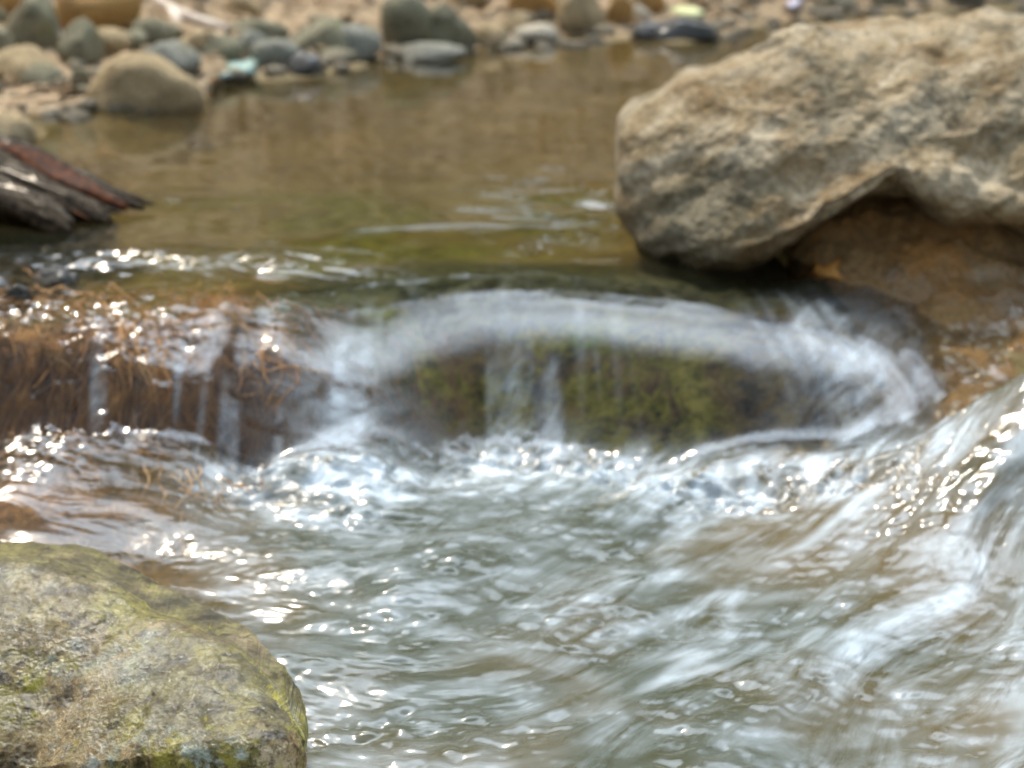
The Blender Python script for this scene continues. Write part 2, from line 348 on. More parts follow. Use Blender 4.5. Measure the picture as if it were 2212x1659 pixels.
def mat_front():
    m = M('algae_coated_limestone'); top = m.attr('top')['Fac']
    tan = m.ramp(m.noise(9, 9, .72, dist=.15), (.36, (.035, .023, .008)), (.44, (.25, .16, .06)), (.52, (.56, .41, .21)), (.64, (.78, .66, .45)))
    alg = m.ramp(m.noise(22, 8, .75), (.36, (.04, .036, .005)), (.47, (.25, .22, .025)), (.60, (.54, .48, .08)))
    c = m.mix(m.ramp(m.noise(5.2, 7, .7, m.map(loc=(2, 5, 1)), .2), (.465, 0), (.51, .92)), tan, alg)
    pale = m.ramp(m.noise(40, 5), (.35, (.40, .46, .38)), (.65, (.62, .66, .58)))
    c = m.mix(m.ramp(m.noise(6.5, 8, .7, m.map(loc=(7, 1, 4)), .2), (.565, 0), (.605, .85)), c, pale)
    gtop = m.ramp(m.noise(28, 8, .75), (.34, (.035, .03, .008)), (.5, (.11, .09, .03)), (.68, (.28, .25, .09)))
    c = m.mix(m.math('MULTIPLY', top, m.ramp(m.noise(7, 6, .65), (.40, 1), (.70, .5))), c, gtop)
    cav = m.ramp(m.noise(30, 8, .72, m.map(loc=(5, 5, 9))), (.33, 1), (.44, 0))
    c = m.mix(cav, c, (.045, .03, .012))
    spk = m.noise(120, 4, .7); c = m.mix(m.ramp(spk, (.50, 0), (.66, .75)), c, (.06, .045, .018))
    h = m.math('ADD', m.noise(30, 10, .70), m.math('MULTIPLY', cav, -.35))
    nrm = m.bump(h, .9, .012)
    wn_ = m.noise(34, 7, .72, m.map(loc=(3, 3, 3)))
    wet = m.math('MULTIPLY', m.ramp(wn_, (.38, 0), (.47, 1)), m.math('MULTIPLY_ADD', top, .6, .02), clamp=True)
    return m.done(m.pbr(c, .62, nrm, .4, coat=wet, coat_rough=.10, coat_normal=m.bump(m.noise(55, 7, .7), .4, .008)))
def mat_moss():
    m = M('moss_covered_stone')
    br = m.ramp(m.noise(16, 8, .7), (.38, (.022, .012, .004)), (.5, (.30, .18, .05)), (.60, (.62, .42, .14)))
    gr = m.ramp(m.noise(30, 7, .7), (.36, (.06, .055, .005)), (.47, (.44, .38, .035)), (.58, (.84, .70, .14)))
    c = m.mix(m.ramp(m.noise(9, 7, .7, dist=.6), (.45, 0), (.53, 1)), br, gr)
    c = m.mix(m.attr('bare')['Fac'], c, br)
    c = m.mix(m.attr('tongue_reflection')['Fac'], c, m.ramp(m.noise(26, 6, .7), (.35, (.018, .022, .008)), (.65, (.075, .080, .028))))  # near-black olive colours the dark tree reflection onto the stone
    pale = (.42, .45, .35)
    c = m.mix(m.math('MULTIPLY', m.attr('pale')['Fac'], m.ramp(m.noise(24, 6, .7, m.map(loc=(4, 1, 1))), (.44, 0), (.58, 1))), c, pale)
    c = m.mix(m.math('MULTIPLY', m.attr('lime')['Fac'], m.ramp(m.noise(40, 5), (.35, .2), (.6, 1))), c, (.36, .47, .03))
    return m.done(m.pbr(c, .8, m.bump(m.noise(45, 8, .7), 1.0, .03), .2))
def mat_plain(name, ramp_stops, scale=30, rough=.7, stretch=(1, 1, 1), coat=None, bstr=.5, spec=.4):
    m = M(name); f = m.noise(scale, 7, .68, m.map(stretch))
    return m.done(m.pbr(m.ramp(f, *ramp_stops), rough, m.bump(f, bstr, .006), spec, coat=coat, coat_rough=.12))
mat_bark = mat_plain('weathered_wet_bark', ((.30, (.008, .006, .004)), (.46, (.03, .021, .012)), (.60, (.085, .064, .04)), (.78, (.22, .19, .14))), 70, .78, (1, 1, 1), .05, 1.0, .12)
mat_redbark = mat_plain('red_brown_bark', ((.3, (.02, .006, .003)), (.5, (.06, .020, .008)), (.7, (.17, .055, .016))), 50, .75, coat=.02, spec=.12)
mat_root = mat_plain('fine_root', ((.3, (.30, .115, .028)), (.55, (.55, .28, .09)), (.75, (.74, .52, .26))), 9, .45)
mat_teal = mat_plain('teal_leaf', ((.3, (.24, .36, .30)), (.7, (.42, .54, .48))), 12, .45)
mat_orange_leaf = mat_plain('orange_leaf', ((.3, (.42, .17, .03)), (.7, (.62, .31, .08))), 25, .6)
mat_yellow_leaf = mat_plain('yellow_green_leaf', ((.3, (.45, .48, .20)), (.7, (.66, .68, .38))), 12, .6)
mat_lilac_leaf = mat_plain('lilac_grey_leaf', ((.3, (.55, .50, .58)), (.7, (.75, .70, .78))), 12, .5)
mat_twig = mat_plain('bleached_twig', ((.3, (.52, .42, .32)), (.7, (.78, .68, .56))), 25, .7)
mat_litter = mat_plain('dry_litter', ((.25, (.07, .04, .018)), (.42, (.26, .165, .08)), (.58, (.44, .31, .175)), (.8, (.62, .49, .32))), 9.0, .8)
mat_gravel = rock_mat('bank_gravel', (.24, .20, .13), (.10, .085, .06), (.52, .46, .36), (.26, .15, .07), 3.0, speck=.68)
mat_trunk = mat_plain('tree_bark', ((.3, (.05, .04, .03)), (.7, (.18, .15, .11))), 8, .9)
mat_leafs = mat_plain('tree_foliage', ((.3, (.025, .045, .012)), (.7, (.075, .11, .03))), 1.2, .6)

def mat_water():
    m = M('stream_water'); flow = m.attr('flow')['Vector']; turb = m.attr('turb')['Fac']; foam_sheen = m.attr('foam_sheen')['Fac']; chop = m.attr('chop')['Fac']
    n1 = m.noise(13, 3, .5, flow, .9); n2 = m.noise(60, 2, .5, flow, .2)
    h = m.math('ADD', m.math('MULTIPLY', n1, .8), m.math('MULTIPLY', n2, .06))
    h = m.math('MULTIPLY', h, chop)
    nrm = m.bump(h, 1.0, .030)
    fr = m.n('ShaderNodeFresnel'); fr.inputs['IOR'].default_value = 1.36; m.put(fr.inputs['Normal'], nrm)
    clear = m.sh('ShaderNodeBsdfTransparent', Color=m.mix(m.attr('deep')['Fac'], (.95, .93, .86), (.74, .68, .50)))
    silt = m.sh('ShaderNodeBsdfDiffuse', Color=m.ramp(m.noise(2.2, 3), (.40, (.066, .074, .042)), (.62, (.14, .105, .045))))
    body = m.mixsh(turb, clear, silt)
    bub = m.ramp(m.noise(24, 6, .66, flow, .6), (.34, 0), (.64, 1))
    fo = m.math('MULTIPLY', foam_sheen, bub, clamp=True)
    foam_sheen_sh = m.sh('ShaderNodeBsdfDiffuse', Color=(.58, .66, .71), Normal=nrm)  # pale blue of froth, also used for painted sky sheen
    body = m.mixsh(fo, body, foam_sheen_sh)
    gl = m.sh('ShaderNodeBsdfGlossy', Color=(1, 1, 1), Roughness=m.math('MULTIPLY_ADD', chop, .30, .03), Normal=nrm)
    return m.done(m.mixsh(fr.outputs[0], body, gl))

# ------------------------------------------------------------------ ground: bed, bank and land to the horizon in one sheet
def axis(*parts): return np.unique(np.concatenate([np.linspace(a, b, n) for a, b, n in parts]).round(5))
gx = axis((-70, -6, 24), (-6, -2, 30), (-2, 2, 260), (2, 6, 30), (6, 70, 24)); gy = axis((-70, -4, 20), (-4, 1.2, 30), (1.2, 3.5, 170), (3.5, 8.5, 190), (8.5, 14, 40), (14, 90, 26))
X, Y = np.meshgrid(gx, gy); xf, yf = X.ravel(), Y.ravel(); zf = ground_z(xf, yf)
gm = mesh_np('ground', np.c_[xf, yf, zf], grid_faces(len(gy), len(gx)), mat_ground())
zb, db, sb = base_level(xf, yf); e = yf-shore_y(xf)
attr(gm, 'bank', np.maximum(sstep(-.02, .12, e+.05*noise2(xf*6, yf*6, 9))*(db < 0), np.maximum(sstep(-1.6, -2.2, xf), sstep(2.2, 2.8, xf)*(yf < 4.2))))
attr(gm, 'zone', sstep(-.20, -.36, xf+.09*noise2(xf*8, yf*8, 67))*sstep(-.05, .05, db)*sstep(1.9, 2.3, yf))
attr(gm, 'lip_reflection', sstep(-.30, -.16, db)*sstep(.10, .03, db)*sstep(-.48, -.30, xf+.08*noise2(xf*7, yf*7, 66))*(sb < .4))  # lip band where the dark tree reflection is painted on the bed
attr(gm, 'moss', np.clip(1.1*sstep(-.40, -.26, xf+.09*noise2(xf*8, yf*8, 67))*sstep(.04, .12, db)*(sb < 1.2)*sstep(.8, .6, xf)+G(xf, yf, *at_z(820, 430)[:2], .35, .5)*1.2+G(xf, yf, *at_z(560, 600)[:2], .16, .12)+.9*G(xf, yf, *at_z(900, 360)[:2], .5, .18), 0, 1)*np.maximum(sstep(-.10, -.28, db), sstep(.02, .08, db))*(.5+.5*sstep(-.3, .2, noise2(xf*5, yf*5, 77))))
tag(link('ground', gm), kind='structure')

# ------------------------------------------------------------------ water
wx = axis((-3.4, -1.0, 90), (-1.0, 1.0, 640), (1.0, 3.4, 90)); wy = axis((-2, 1.5, 70), (1.5, 3.35, 620), (3.35, 5, 190), (5, 7, 140), (7, 9.5, 60))
X, Y = np.meshgrid(wx, wy); xf, yf = X.ravel(), Y.ravel()
def flow_coords(x, y):
    pass                                                 # co-ordinates along and across the current
    wx_ = 0.05*noise2(x*4, y*4, 52); wy_ = 0.05*noise2(x*4+9, y*4, 53)
    x = x+.05; y = y-2.25; c, s = math.cos(R(49)), math.sin(R(49))
    al = (x+wx_)*c+(y+wy_)*s; ac = -(x+wx_)*s+(y+wy_)*c
    k = sstep(-.35, .25, x)
    return al, ac, k
def water_z(x, y):
    z, d, s = base_level(x, y); low = sstep(.85, 1.25, s); fall = sstep(0.02, .15, s)*(1-sstep(.95, 1.2, s)); pool = 1-sstep(-.05, .05, d)
    al, ac, k = flow_coords(x, y)
    # lower water: turbulent, crests drawn out along the current
    base_d = np.exp(-((s-1.25)/.28)**2)
    amp = low*(0.75+.6*sstep(2.3, 2.75, y))*(1-.75*G(x, y, .92, 3.0, .36, .2))
    qx, qy = x+.03*noise2(x*7, y*7, 60), y+.03*noise2(x*7+4, y*7, 61)
    A = np.where(k > .5, 1, 1)
    r1 = (1-k)*noise2(qx*3.4+.3*qy, qy*7.5, 41)+k*noise2(al*1.9, ac*6.5, 42)
    r2 = (1-k)*noise2(qx*5.2, qy*19+1.5*qx, 43)+k*noise2(al*3.4, ac*15, 44)
    r3 = (1-k)*noise2(qx*11, qy*46+3*qx, 45)+k*noise2(al*7, ac*33, 46)
    r4 = (1-k)*noise2(qx*36+r3, qy*90, 48)+k*noise2(al*24+r3*.4, ac*66, 47)
    calm = .15+1.35*sstep(-.35, .6, noise2(al*2.3, ac*4.2, 49)+.5*noise2(x*7, y*9, 50))
    wv = .024*r1+calm*((.0056+.0016*k)*r2+.0022*r3+.0006*r4)
    z = z+amp*wv
    # bubbling at the foot of the fall
    fr = base_d*low*sstep(-.5, -.3, x)*sstep(.75, .5, x)
    z = z+fr*(.45+1.1*sstep(-.3, .5, noise2(x*6, y*8, 70)))*(.014*np.abs(noise2(x*18, y*28, 71))+.009*noise2(x*38, y*48, 72)+.0035*noise2(x*80, y*90, 73))
    # streaks down the fall, running over the lip
    lx = x+.25*(y-3)*sstep(0, .5, x)
    st = .0020*noise2(lx*9, y*1.6, 81)+.0030*noise2(lx*22, y*2, 82)*sstep(.2, .55, x)
    left = sstep(-.30, -.42, x)
    z = z+fall*st*(.8+1.6*left)+fall*left*(.010*noise2(x*15, y*6, 83)+.0022*noise2(x*40, y*16, 84))
    # ripples of the upper pool
    near = np.exp(-((d+.10)/.16)**2)
    rk = G(x, y, *at_z(1290, 430)[:2], .15, .22); br = G(x, y, *at_z(560, 560)[:2], .20, .07)+.8*G(x, y, *at_z(250, 560)[:2], .25, .09)+.7*G(x, y, *at_z(380, 430)[:2], .12, .10)
    z = z+pool*(.0006*noise2(x*2.5, y*12, 91)+.00012*noise2(x*6, y*28, 92)*sstep(5.2, 4, y)+.0006*noise2(x*2, y*7, 94))
    z = z+pool*.008*(G(x, y, *at_z(1300, 480)[:2], .11, .11, -.3)-.6*G(x, y, *at_z(1280, 545)[:2], .12, .07, -.3))+pool*rk*(.013*noise2(x*5+y*4, y*8, 95)+.006*noise2(x*18+y*8, y*20, 96))+pool*br*(.009*noise2(x*9, y*24, 97)+.004*noise2(x*30, y*60, 98))
    lf = sstep(-.42, -.62, x)*np.exp(-((d-.09)/.17)**2); z = z+lf*(.010*noise2(x*30, y*34, 99)+.005*noise2(x*70, y*70, 100))
    return z, d, s, low, fall, pool, fr, rk, br, k, al, ac
zf, d, s, low, fall, pool, fr, rk, br, k, al, ac = water_z(xf, yf)
wm = mesh_np('water', np.c_[xf, yf, zf], grid_faces(len(wy), len(wx)), mat_water())
browny = sstep(-.25, -.6, xf)*sstep(2.0, 2.35, yf)
onledge = G(xf, yf, .92, 3.0, .36, .2)*low; low_ = low*(1-.9*onledge)
attr(wm, 'turb', np.clip(low_*(.78-.62*browny)+.11*pool, 0, 1))
pat = sstep(.0, .5, fbm2(al*3.2, ac*8, 4, 120))
strd = sstep(.15, .6, noise2(xf*17+yf*2, yf*2.2, 150)+.5*noise2(xf*46, yf*3, 151))*fall*sstep(-.1, -.34, xf)
lxf = xf+.25*(yf-3)*sstep(0, .5, xf); veil = .85*fall*sstep(.12, .45, s)*sstep(-.32, -.2, xf)*sstep(.66, .56, xf)*(.34*sstep(.05, .55, noise2(lxf*13, yf*1.6, 170)+.45*noise2(lxf*41, yf*2.5, 171))+.22*sstep(.30, .55, xf))
foam_sheen = np.clip(veil+.45*strd+.28*fall*sstep(.40, .56, xf)*sstep(.66, .58, xf)*sstep(.12, .2, d)*sstep(-.1, .5, noise2((xf+.25*(yf-3))*24, yf*2.5, 160))+.38*fall*G(xf, yf, *at_z(745, 800, -.07)[:2], .10, .12)+fr*1.5*(.35+.65*sstep(-.2, .3, noise2(xf*12, yf*20, 152)))+.38*pool*rk*sstep(.1, .5, noise2(xf*9+yf*6, yf*16, 140))+low_*.34*pat*sstep(-.5, .3, xf)+low_*.36*np.clip(G(xf, yf, .62, 2.0, .16, .5)+.8*G(xf, yf, .80, 2.58, .26, .2), 0, 1)*sstep(-.35, .5, fbm2(al*4, ac*9, 4, 130)), 0, 1)  # froth, plus painted sky sheen on the left sheet and boulder swirl
attr(wm, 'foam_sheen', foam_sheen); attr(wm, 'deep', sstep(.05, -.10, d)*(s < .3))
attr(wm, 'chop', np.clip(low*(.36-.12*k)+fr*.45+fall*.03+pool*(.004+.4*br+.12*rk)+sstep(-.26, -.36, xf)*fall*.26, 0, 1))
kk = k; fx = al*.24*kk+(xf*.45)*(1-kk); fy = ac*kk+(yf-2.25)*1.1*(1-kk)
attr(wm, 'flow', np.c_[fx, fy, zf*.8], 'FLOAT_VECTOR')
tag(link('water', wm), kind='structure')

# ------------------------------------------------------------------ rocks drawn from an outline, with real depth
def crom(P, n):
    P = np.asarray(P, float); m = len(P); t = np.linspace(0, m, n, endpoint=False); i = t.astype(int); f = (t-i)[:, None]
    p0, p1, p2, p3 = P[(i-1) % m], P[i % m], P[(i+1) % m], P[(i+2) % m]
    return .5*((2*p1)+(-p0+p2)*f+(2*p0-5*p1+4*p2-p3)*f*f+(-p0+3*p1-3*p2+p3)*f**3)
def outline_rock(name, pts, centre, A_front, A_back, mat, relief, label, cat, nth=420, nr=120, p=2.0, attrs=None):
    P = crom(np.array([at_y(u, v, Yd) for u, v, Yd in pts]), nth); C = at_y(*centre)
    q = np.linspace(0, 1, nr)**.85                      # 0 rim .. 1 centre
    def shell(A, sgn, qs):
        V = P[None]*(1-qs)[:, None, None]+C[None, None]*qs[:, None, None]
        dv = np.array((0, 0, CAM_H))-V if sgn < 0 else np.broadcast_to((0, 1., 0), V.shape); dv = dv/np.linalg.norm(dv, axis=-1, keepdims=True)
        V = V+dv*(A*(np.maximum(1-(1-qs)**p, 0)**(1/p)))[:, None, None]
        return V
    front = shell(A_front, -1, q); back = shell(A_back, 1, q[::3][1:])
    V = np.concatenate([back[::-1].reshape(-1, 3), front.reshape(-1, 3)]); F = grid_faces(len(back)+len(front), nth, True)
    N = vnormals(V, F)
    if np.mean(np.sum(N*(V-V.mean(0)), 1)) < 0: F = F[:, ::-1]; N = -N
    U = V.copy(); V = V+N*relief(V)[:, None]; base = np.array((C[0], C[1], V[:, 2].min()))
    me = mesh_np(name, V-base, F, mat)
    if attrs: attrs(me, V, vnormals(V, F))
    return tag(link(name, me, loc=base), label, cat)

def big_relief(V):
    c, s_ = math.cos(R(33)), math.sin(R(33)); a = V[:, 0]*c+V[:, 2]*s_; b = -V[:, 0]*s_+V[:, 2]*c
    lay = noise3(np.c_[a*2.5, V[:, 1]*3, b*15], 201)+.5*noise3(np.c_[a*6, V[:, 1]*6, b*34], 202)
    r = .045*fbm3(V*2.6, 3, 203, .42)+.014*lay+.010*fbm3(V*13, 4, 204, .55)
    r += -.008*np.maximum(0, noise3(V*26, 206))
    g = .40+.60*(b > 0)*1.0
    return r
big_pts = [(1352, 268, 3.42), (1420, 222, 3.46), (1470, 182, 3.48), (1530, 166, 3.5), (1600, 135, 3.52), (1650, 105, 3.54), (1695, 74, 3.56), (1760, 54, 3.58), (1840, 52, 3.6), (1940, 42, 3.6), (2030, 40, 3.6), (2110, 50, 3.6), (2240, 58, 3.6), (2420, 90, 3.6), (2640, 170, 3.55), (2740, 380, 3.5), (2700, 600, 3.4),
           (2600, 640, 3.35), (2380, 570, 3.3), (2200, 528, 3.28), (2070, 500, 3.27), (2010, 462, 3.28), (1950, 428, 3.3), (1890, 424, 3.3), (1820, 470, 3.27), (1750, 508, 3.24), (1680, 548, 3.22), (1600, 578, 3.22), (1520, 592, 3.23), (1450, 574, 3.25), (1396, 535, 3.29), (1362, 470, 3.34), (1350, 380, 3.38)]
outline_rock('large_boulder', big_pts, (1990, 300, 3.45), .27, .40, mat_big, big_relief,
             'largest boulder in the stream, pale beige rough limestone with slanting ridges, beside the small fall', 'boulder', 520, 170, 2.3)

def front_relief(V): return +.012*fbm3(V*4, 2, 211)+.005*fbm3(V*16, 5, 212, .62)-.0018*np.maximum(0, fbm3(V*60, 3, 216)-.1)-.006*np.maximum(0, noise3(V*22, 214)-.15)
front_pts = [(-520, 1330, 2.10), (-300, 1225, 2.13), (-100, 1196, 2.14), (40, 1200, 2.13), (150, 1224, 2.11), (250, 1268, 2.08), (345, 1320, 2.03), (445, 1360, 1.99), (530, 1414, 1.93), (598, 1476, 1.87), (644, 1535, 1.82), (666, 1590, 1.79), (668, 1660, 1.78), (640, 1800, 1.76), (520, 2100, 1.71), (150, 2300, 1.68), (-300, 2250, 1.72), (-560, 1800, 1.95)]
def front_attrs(me, V, N): attr(me, 'top', sstep(.50, .80, N[:, 2]+.15*fbm3(V*9, 3, 215)))
outline_rock('rounded_boulder', front_pts, (60, 1660, 1.93), .165, .14, mat_front(), front_relief,
             'rounded foreground boulder coated in olive algal growth with a wet glossy top', 'boulder', 900, 380, 3.2, front_attrs)

def patch_rock(name, xs, ys, ztop, mat, label, cat, bottom=-.45):
    X, Y = np.meshgrid(xs, ys); xf, yf = X.ravel(), Y.ravel(); zt = ztop(xf, yf)
    n = len(xf); nr, nc = len(ys), len(xs); F = grid_faces(nr, nc)
    bi = np.concatenate([np.arange(nc), np.arange(1, nr)*nc+nc-1, (nr-1)*nc+np.arange(nc-2, -1, -1), np.arange(nr-2, 0, -1)*nc]); b2 = np.roll(bi, -1)
    V = np.vstack([np.c_[xf, yf, zt], np.c_[xf, yf, np.full(n, bottom)]]); base = np.array((xs.mean(), ys.mean(), bottom))
    me = mesh_np(name, V-base, np.vstack([F, F[:, ::-1]+n, np.stack([bi, bi+n, b2+n, b2], 1)]), mat)
    return tag(link(name, me, loc=base), label, cat), V
patch_rock('ledge_rock', np.linspace(.40, 1.75, 330), np.linspace(2.60, 3.62, 260), lambda x, y: ledge_level(x, y)+.022*fbm2(x*5, y*5, 4, 221)+.010*fbm2(x*17, y*17, 4, 225)-.25*np.maximum(sstep(1.5, 1.75, x), sstep(.47, .40, x)),
           mat_ledge, 'wet orange brown ledge of rock under the largest boulder at right', 'rock')

# mossy boulder lying under the sheet of the fall
def moss_top(x, y):
    zb, db, sb = base_level(x, y); edge = np.minimum(sstep(-.27, -.02, x+.09*noise2(x*6, y*11, 235)), sstep(.64, .50, x))
    return zb-.016-.012*fbm2(x*9, y*9, 4, 230)-.006*fbm2(x*30, y*30, 3, 231)-.09*(1-edge)-.10*sstep(.03, -.05, db)
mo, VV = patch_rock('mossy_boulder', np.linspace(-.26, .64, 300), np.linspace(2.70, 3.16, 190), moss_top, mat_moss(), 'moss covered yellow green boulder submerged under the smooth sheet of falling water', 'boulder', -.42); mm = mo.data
q = at_y(930, 720, 2.95); q2 = at_y(1270, 755, 2.93)
attr(mm, 'pale', np.clip(.5*np.exp(-((VV[:, 0]-q[0]-.05)/.16)**2-((VV[:, 2]-q[2])/.04)**2), 0, 1))
attr(mm, 'tongue_reflection', sstep(.19, .08, sdf(VV[:, 0], VV[:, 1])))  # boulder top darkened in colour to stand for trees mirrored in the tongue
attr(mm, 'bare', np.maximum(sstep(.22, .42, VV[:, 0]+.1*noise2(VV[:, 0]*8, VV[:, 2]*8, 61)), sstep(.01, -.02, sdf(VV[:, 0], VV[:, 1]))))
attr(mm, 'lime', np.exp(-((VV[:, 0]-q2[0])/.045)**2-((VV[:, 2]-q2[2])/.014)**2))

# ------------------------------------------------------------------ stones of the far bank
def stone_mesh(name, mat, dims, seed, sub=4, nplane=9, rough=.06, sharp=14):
    r_ = np.random.default_rng(seed); V, F = ico(sub)
    Nn = r_.normal(size=(nplane, 3)); Nn /= np.linalg.norm(Nn, axis=1, keepdims=True); h = r_.uniform(.68, 1.0, nplane)
    dt = np.maximum(V@Nn.T, 1e-3)/h[None]; rad = 1/np.maximum((np.sum(np.maximum(dt, 0)**sharp, 1)+.9**sharp)**(1/sharp), .05)
    V = V*rad[:, None]; V = V*(1+rough*2*fbm3(V*1.6+seed, 3, seed)+rough*.7*fbm3(V*5+seed, 3, seed+3))[:, None]
    lo, hi = V.min(0), V.max(0); V = (V-(lo+hi)/2)/(hi-lo)*np.asarray(dims)[None]
    return mesh_np(name, V+np.array((0, 0, dims[2]/2)), F, mat)
GB = 'stones along the far bank'
def stone(box, mat, label, name='stone', Yd=None, seed=0, group=GB, deep=.42, depth=.85, rough=.06, nplane=9):
    u0, v0, u1, v1 = box; uc = (u0+u1)/2
    gy_ = ground_hit(uc, min(v1, 160) if Yd else v1)[1]; Yd = ground_hit(uc, v1)[1]+.30*(u1-u0)/1106*HT*5
    a = at_y(u0, v1, Yd); b = at_y(u1, v0, Yd); wd = b[0]-a[0]; ht = b[2]-a[2]; hh = ht*(1+deep)
    me = stone_mesh(name, mat, (wd, max(wd, ht)*depth, hh), seed, 4, nplane, rough)
    return tag(link(name, me, loc=((a[0]+b[0])/2, Yd, a[2]-ht*deep)), label, 'stone', group)
g_, b_, t_, o_, p_, k_ = mat_bg_grey, mat_bg_blue, mat_bg_tan, mat_bg_ochre, mat_bg_pale, mat_bg_dark
stones = [
 ((188, 112, 440, 236), t_, 'largest tan boulder standing in the pool at upper left, its foot mirrored in the water', 'boulder', None),
 ((120, -70, 310, 70), o_, 'big smooth ochre boulder at the top edge of the far bank', 'boulder', 5.9),
 ((12, -14, 128, 108), g_, 'tall mottled grey green boulder left of the big ochre boulder', 'boulder', 5.55),
 ((-60, -40, 40, 30), o_, 'orange brown boulder cut by the top left corner of the photo', 'boulder', 6.2),
 ((-30, 12, 16, 58), g_, 'small pale grey stone at the left photo edge above a rounder one', 'stone', 5.7),
 ((-30, 60, 34, 112), g_, 'round grey green stone touching the left photo edge', 'stone', 5.3),
 ((100, 46, 144, 104), p_, 'cream upright stone slab wedged beside the pointed dark stone', 'stone', 5.45),
 ((124, 38, 216, 140), g_, 'pointed dark olive stone just behind the tan boulder in the pool', 'stone', 5.2),
 ((190, 58, 284, 122), t_, 'flat tan stone leaning right of the pointed dark olive stone', 'stone', 5.4),
 ((264, 64, 318, 106), g_, 'small greenish cobble between a flat tan stone and a domed grey one', 'stone', 5.5),
 ((286, 36, 398, 96), g_, 'domed grey stone below the pale bent twig', 'stone', 5.6),
 ((-30, 98, 120, 172), t_, 'wide tan stone with whitish top low on the left photo edge', 'stone', None),
 ((40, 136, 140, 192), g_, 'low mossy green stone at the foot of the wide tan stone', 'stone', None),
 ((152, 144, 196, 190), g_, 'small pink topped cobble left against the tan boulder in the pool', 'stone', None),
 ((292, 88, 432, 168), b_, 'blue grey stone directly behind the tan boulder in the pool', 'stone', 5.05),
 ((382, 62, 470, 108), t_, 'beige stone under the free end of the pale twig', 'stone', 5.75),
 ((418, 72, 530, 120), g_, 'pale grey green stone above the teal leaf', 'stone', 5.55),
 ((500, 66, 580, 122), b_, 'light grey notched stone right above the tip of the teal leaf', 'stone', 5.5),
 ((490, 38, 622, 100), g_, 'long sloping grey green stone behind the light notched stone', 'stone', 5.9),
 ((540, 82, 650, 142), b_, 'smooth blue grey stone beside the tip of the teal leaf', 'stone', 5.4),
 ((618, 36, 770, 112), g_, 'broad mottled grey boulder between the sloping stone and the twin mossy boulders', 'boulder', 5.75),
 ((700, 52, 826, 124), b_, 'bluish flat stone touching the left twin of the mossy boulders', 'stone', 5.72),
 ((622, 112, 694, 164), k_, 'black wet stone at the waterline right of the teal leaf', 'stone', None),
 ((680, 104, 772, 136), g_, 'low olive stone with a bright wet rim at the waterline', 'stone', None),
 ((822, -16, 950, 112), g_, 'left and taller of the twin mossy grey boulders at the pool edge', 'boulder', 5.75),
 ((918, 4, 1032, 112), g_, 'right and darker of the twin mossy grey boulders at the pool edge', 'boulder', 5.85),
 ((852, 92, 1010, 132), b_, 'wet blue grey slab at the waterline below the twin mossy boulders', 'stone', None),
 ((1024, 50, 1110, 104), t_, 'dull tan cobble right of the twin mossy boulders', 'stone', 6.0),
 ((1082, 26, 1146, 70), t_, 'small brownish cobble behind the cream pebble', 'stone', 6.25),
 ((1108, 50, 1208, 94), p_, 'cream pebble at the waterline below the ochre top boulder', 'stone', None),
 ((1074, 78, 1130, 102), p_, 'smallest cream pebble right at the waterline', 'stone', None),
 ((1096, -40, 1206, 42), o_, 'ochre boulder at the top photo edge left of the upright tan boulder', 'boulder', 6.7),
 ((1200, -30, 1312, 68), t_, 'upright tan boulder at the top centre of the far bank', 'boulder', 6.45),
 ((1310, -22, 1370, 50), o_, 'dark brown ochre stone right of the upright tan boulder', 'stone', 6.65),
 ((1362, 12, 1408, 48), p_, 'small round beige stone beneath the yellow green stone', 'stone', 6.55),
 ((1364, -30, 1440, 28), o_, 'yellow brown stone at the top edge beside the pale green leaf', 'stone', 6.9),
 ((1360, 44, 1450, 84), k_, 'left black wet stone of the dark pair at the waterline', 'stone', None),
 ((1400, 34, 1545, 80), k_, 'long black wet stone below the pale green leaf', 'stone', None),
 ((-60, 242, 74, 316), t_, 'yellowish tan stone in the pool just behind the driftwood', 'stone', None),
 ((1880, -30, 1960, 14), g_, 'mossy grey stone on the shore above the largest boulder', 'stone', 7.4),
 ((2040, -40, 2130, 10), b_, 'pale bluish stone on the shore at the upper right', 'stone', 7.6),
 ((1760, -24, 1850, 14), g_, 'grey stone right of the lilac leaf on the far shore', 'stone', 7.3),
 ((960, -30, 1060, 14), t_, 'tan stone half buried in brown leaf litter behind the twin boulders', 'stone', 6.9),
 ((480, -18, 560, 32), t_, 'beige lump of stone in the leaf litter above the twig', 'stone', 6.7),
]
for i, (bx, mt, lb, nm, Yd) in enumerate(stones): stone(bx, mt, lb, nm, Yd, 300+i*7, rough=.045 if nm == 'boulder' else .05)
# dark wet stones by the left lip
for i, (bx, lb) in enumerate([((-70, 590, 40, 640), 'dark wet stone at the left photo edge below the driftwood'), ((10, 612, 74, 650), 'small brown wet stone in trickling water at the left lip'), ((60, 578, 170, 618), 'flat dark stone awash right of the other two at the left lip')]):
    stone(bx, k_, lb, 'stone', at_z((bx[0]+bx[2])/2, bx[3], 0)[1]+.03, 700+i, 'wet stones at the left lip', .9, .8, .13, 7)

